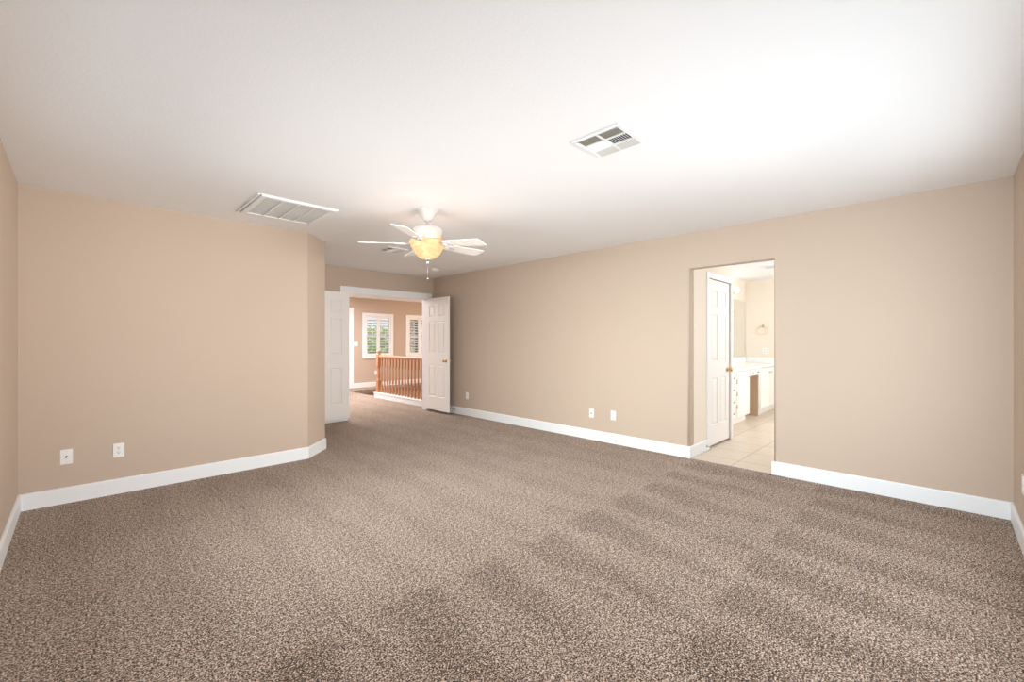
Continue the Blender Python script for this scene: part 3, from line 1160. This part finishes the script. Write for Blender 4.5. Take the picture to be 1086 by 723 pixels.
prof = [(-0.022, 0.775), (0.022, 0.775), (0.026, 0.785), (0.026, 0.795), (0.033, 0.80), (0.033, 0.815), (0.022, 0.832), (0.0, 0.838), (-0.022, 0.832), (-0.033, 0.815),
        (-0.033, 0.80), (-0.026, 0.795), (-0.026, 0.785)]
ra = [b2.verts.new((x, -0.03, z)) for x, z in prof]
rb = [b2.verts.new((x, -L_, z)) for x, z in prof]
for k in range(len(prof)):
    b2.faces.new((ra[k], ra[(k + 1) % len(prof)], rb[(k + 1) % len(prof)], rb[k]))
b2.faces.new(ra[::-1])
b2.faces.new(rb)
bmesh.ops.recalc_face_normals(b2, faces=b2.faces[:])
obj('handrail', b2, M_WOOD, rail)
b2 = bmesh.new()
q = 0.016
rbox(b2, -q, q, -q, q, 0.0, 0.19, 0.002)
lathe(b2, [(0, 0.19), (0.016, 0.19), (0.018, 0.20), (0.010, 0.212), (0.012, 0.225), (0.018, 0.26), (0.0165, 0.34), (0.0135, 0.46), (0.0105, 0.54), (0.015, 0.552), (0.012, 0.565), (0.016, 0.58), (0, 0.58)], 14)
rbox(b2, -q, q, -q, q, 0.58, 0.778, 0.002)
bal0 = obj('baluster', b2, M_WOOD, rail)
nb = 16
for i in range(nb):
    b_ = bal0 if i == 0 else copy_tree(bal0, rail)
    b_.location = (0, -0.135 - 0.122 * i, 0)

# ------------------------------------------------------------------ bathroom: vanity
VY = 2.22                                                    # front plane of the doors
van = empty('bathroom_vanity', (7.7, 2.5, 0))
tag(van, 'long white vanity cabinet with knee space in the bathroom', 'vanity')


def vpart(name, b2, m, parent=van):
    bmesh.ops.translate(b2, vec=(-7.7, -2.5, 0), verts=b2.verts)
    return obj(name, b2, m, parent)


b2 = bmesh.new()
box(b2, 6.06, 7.62, VY + 0.02, 2.795, 0.10, 0.815)
box(b2, 8.17, 9.295, VY + 0.02, 2.795, 0.10, 0.815)
box(b2, 7.62, 8.17, VY + 0.02, 2.795, 0.70, 0.815)
box(b2, 6.06, 7.62, VY + 0.07, 2.795, 0.0, 0.10)
box(b2, 8.17, 9.295, VY + 0.07, 2.795, 0.0, 0.10)
vpart('body', b2, M_CAB)
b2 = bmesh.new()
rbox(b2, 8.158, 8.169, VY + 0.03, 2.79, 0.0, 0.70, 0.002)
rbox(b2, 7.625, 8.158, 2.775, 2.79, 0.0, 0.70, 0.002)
o = vpart('knee_space_shade', b2, mat('tan_knee_shade', srgb(206, 180, 152), 0.6, bump=0.05, bscale=60))  # added panel, its tan puts the knee space's warm shade into colour
o['label'] = 'added tan panel with the knee space shade in its colour'


def front(x0, x1, z0, z1, name):
    b2 = bmesh.new()
    t2 = bmesh.new()
    vs, fs = box(t2, x0, x1, VY, VY + 0.02, z0, z1)
    face = [f for f in t2.faces if f.normal.y < -0.5 or f.calc_center_median().y < VY + 0.001]
    ins = min(0.05, (z1 - z0) * 0.22)
    bmesh.ops.recalc_face_normals(t2, faces=t2.faces[:])
    bmesh.ops.inset_individual(t2, faces=face, thickness=ins, depth=0)
    bmesh.ops.inset_individual(t2, faces=face, thickness=0.006, depth=-0.006)
    merge(b2, t2)
    return vpart(name, b2, M_CAB)


def vknob(parent, x, z):
    b2 = bmesh.new()
    lathe(b2, [(0, 0), (0.008, 0), (0.005, 0.010), (0.012, 0.016), (0.014, 0.022), (0.009, 0.028), (0, 0.029)], 14, mx=Matrix.Translation((x, VY, z)) @ Matrix.Rotation(R(90), 4, 'X'))
    vpart('knob', b2, M_NICKEL, parent)


zs = [(0.115, 0.27), (0.28, 0.45), (0.46, 0.63), (0.64, 0.80)]
for z0, z1 in zs:
    d = front(6.64, 7.00, z0, z1, 'drawer')
    vknob(d, 6.83, (z0 + z1) / 2)
d = front(6.08, 6.62, 0.115, 0.80, 'door')
vknob(d, 6.57, 0.66)
d = front(7.02, 7.60, 0.115, 0.80, 'door')
vknob(d, 7.55, 0.70)
for z in (0.28, 0.47, 0.66):
    b2 = bmesh.new()
    tube(b2, [(7.012, VY - 0.004, z - 0.03), (7.012, VY - 0.004, z + 0.03)], 0.006, 10)
    vpart('hinge', b2, M_BRASS, d)
d = front(7.64, 8.15, 0.712, 0.80, 'drawer')
vknob(d, 7.74, 0.757)
vknob(d, 8.00, 0.757)
d = front(8.19, 8.72, 0.115, 0.80, 'door')
vknob(d, 8.66, 0.72)
d = front(8.74, 9.27, 0.115, 0.80, 'door')
vknob(d, 8.80, 0.72)

ct = bmesh.new()
rbox(ct, 6.04, 9.298, VY - 0.03, 2.798, 0.815, 0.855, 0.008, 3)
ct = tag(obj('vanity_countertop', ct, M_COUNTER), 'glossy white countertop on the bathroom vanity', 'countertop')
b2 = bmesh.new()
rbox(b2, 6.04, 9.298, 2.778, 2.798, 0.855, 0.955, 0.004)
obj('backsplash', b2, M_COUNTER, ct)
b2 = bmesh.new()
rbox(b2, 9.278, 9.298, VY - 0.02, 2.776, 0.855, 0.955, 0.004)
obj('side_splash', b2, M_COUNTER, ct)

b2 = bmesh.new()
rbox(b2, 6.10, 9.285, 2.790, 2.7995, 0.965, 2.05, 0.002)
tag(obj('vanity_mirror', b2, M_MIRROR), 'wide frameless mirror above the white vanity', 'mirror')

lt = empty('vanity_light_bar', (8.0, 2.80, 2.20))
tag(lt, 'brass vanity light bar with glowing globe bulbs above the mirror', 'wall light')
b2 = bmesh.new()
rbox(b2, -0.62, 0.62, -0.035, -0.0005, -0.05, 0.05, 0.006)
obj('back_plate', b2, M_BRASS, lt)
for i in range(6):
    b2 = bmesh.new()
    M = Matrix.Translation((-0.5 + 0.2 * i, -0.035, 0)) @ Matrix.Rotation(R(90), 4, 'X')
    lathe(b2, [(0.0, 0.0), (0.022, 0.0), (0.022, 0.020), (0.0, 0.020)], 16, mx=M)
    sk = obj('socket', b2, M_BRASS, lt)
    b2 = bmesh.new()
    pr = [(0.018, 0.018)] + [(0.045 * math.sin(a), 0.065 - 0.045 * math.cos(a)) for a in [R(25 + 155 * k / 12) for k in range(12)]] + [(0, 0.110)]
    lathe(b2, pr, 20, mx=M)
    obj('bulb', b2, M_BULB, sk)

# towel ring, outlet, robe hook, exhaust vent
tr_ = empty('towel_ring', (9.30, 2.48, 1.56))
tag(tr_, 'brass towel ring on the bathroom end wall above the outlet', 'towel ring')
b2 = bmesh.new()
lathe(b2, [(0, 0), (0.024, 0), (0.024, 0.006), (0.012, 0.012), (0.009, 0.04), (0, 0.042)], 18, mx=Matrix.Rotation(R(-90), 4, 'Y'))
obj('mount', b2, M_PALEB, tr_)
b2 = bmesh.new()
tube(b2, [(-0.036, 0.085 * math.sin(2 * math.pi * k / 36), -0.085 + 0.085 * math.cos(2 * math.pi * k / 36)) for k in range(37)], 0.005, 8)
obj('ring', b2, M_PALEB, tr_)
outlet('white double outlet plate above the vanity under the towel ring', (9.30, 2.44, 1.08), rzR, w=0.116, n=2)

hk = empty('robe_hook', (6.03, 1.995, 1.63))
tag(hk, 'small brass robe hook beyond the bathroom closet door', 'hook')
b2 = bmesh.new()
lathe(b2, [(0, 0), (0.022, 0), (0.022, 0.005), (0.010, 0.010), (0, 0.011)], 18, mx=Matrix.Rotation(R(90), 4, 'Y'))
obj('mount', b2, M_BRASS, hk)
b2 = bmesh.new()
tube(b2, [(0.006, 0, 0), (0.050, 0, -0.006), (0.095, 0, 0.002), (0.115, 0, 0.026)], 0.006, 10)
tube(b2, [(0.012, 0, -0.006), (0.034, 0, -0.030), (0.062, 0, -0.036), (0.074, 0, -0.020)], 0.005, 10)
lathe(b2, [(0, -0.009), (0.009, 0), (0, 0.009)], 12, c=(0.115, 0), mx=Matrix.Translation((0, 0, 0.030)))
obj('prongs', b2, M_BRASS, hk)

ev = empty('exhaust_vent', (7.72, 1.93, H))
tag(ev, 'small exhaust vent in the bathroom ceiling', 'ceiling vent')
b2 = bmesh.new()
for (a, c, e, g) in ((-0.13, -0.105, -0.13, 0.13), (0.105, 0.13, -0.13, 0.13), (-0.105, 0.105, -0.13, -0.105), (-0.105, 0.105, 0.105, 0.13)):
    rbox(b2, a, c, e, g, -0.012, -0.0005, 0.003)
obj('frame', b2, M_TRIM, ev)
b2 = bmesh.new()
box(b2, -0.11, 0.11, -0.11, 0.11, -0.003, -0.0005)
obj('backing', b2, M_VENTG, ev)
b2 = bmesh.new()
for i in range(9):
    box(b2, -0.105, 0.105, -0.095 + i * 0.0235, -0.087 + i * 0.0235, -0.009, -0.007)
obj('slats', b2, M_TRIM, ev)

# ------------------------------------------------------------------ outdoors, seen through the hall shutters
bm = bmesh.new()
box(bm, -10, 40, 11.6, 60, -2.95, -2.8)
struct('ground', bm, M_GROUND, 'pale ground outside the hall windows', 'ground')


def tree(name, label, loc, rx, ry, rz, zc, n, leaf_m, leaf=0.07):
    tr0 = empty(name, loc)
    tag(tr0, label, 'tree')
    b2 = bmesh.new()
    lathe(b2, [(0, 0), (0.16, 0), (0.12, 0.4), (0.09, 1.6), (0.06, zc - 0.2), (0, zc)], 12)
    for k in range(6):
        a = k * 1.05
        tube(b2, [(0, 0, zc * 0.6), (0.35 * rx * math.cos(a), 0.35 * ry * math.sin(a), zc), (0.7 * rx * math.cos(a), 0.7 * ry * math.sin(a), zc + 0.3 * rz)], 0.03, 6)
    obj('trunk', b2, M_BARK, tr0)
    b2 = bmesh.new()
    for k in range(n):
        while True:
            p = Vector((random.uniform(-1, 1), random.uniform(-1, 1), random.uniform(-1, 1)))
            if 0.25 < p.length < 1:
                break
        p = Vector((p.x * rx, p.y * ry, p.z * rz + zc))
        q = Matrix.Translation(p) @ Matrix.Rotation(random.uniform(0, 6.28), 4, 'Z') @ Matrix.Rotation(random.uniform(-1.2, 1.2), 4, 'X') @ Matrix.Rotation(random.uniform(-1.2, 1.2), 4, 'Y')
        l, w = leaf * random.uniform(0.7, 1.3), leaf * 0.35
        vs = [b2.verts.new(q @ Vector(c)) for c in ((-l, 0, 0), (-l * 0.3, -w, 0.01), (l * 0.5, -w * 0.8, 0.01), (l, 0, -0.01), (l * 0.5, w * 0.8, 0.01), (-l * 0.3, w, 0.01))]
        b2.faces.new(vs)
    obj('foliage', b2, leaf_m, tr0)


tree('leafy_tree', 'bright green leafy tree outside the left hall window', (7.9, 15.0, -2.8), 1.5, 1.3, 1.6, 3.0, 4200, M_LEAF, 0.085)

hs = empty('neighbour_house', (13.6, 19.2, -2.8), R(-30))
tag(hs, 'grey neighbouring house outside the right hall window', 'house')
b2 = bmesh.new()
box(b2, -1.6, 2.4, 0, 5, 0, 5.2)
obj('wall', b2, M_HOUSE, hs)
b2 = bmesh.new()
vs = [b2.verts.new(p) for p in ((-2.0, -0.4, 5.2), (2.8, -0.4, 5.2), (2.8, 5.4, 5.2), (-2.0, 5.4, 5.2), (-2.0, 2.5, 6.8), (2.8, 2.5, 6.8))]
for q in ((0, 1, 5, 4), (2, 3, 4, 5), (0, 4, 3), (1, 2, 5), (0, 3, 2, 1)):
    b2.faces.new([vs[i] for i in q])
obj('roof', b2, M_ROOF, hs)
b2 = bmesh.new()
rbox(b2, -0.9, 0.1, -0.06, 0.0, 3.3, 4.9, 0.01)
wf = obj('window', b2, M_TRIM, hs)
b2 = bmesh.new()
box(b2, -0.80, 0.0, -0.075, -0.055, 3.4, 4.8)
obj('pane', b2, M_GLASS, wf)
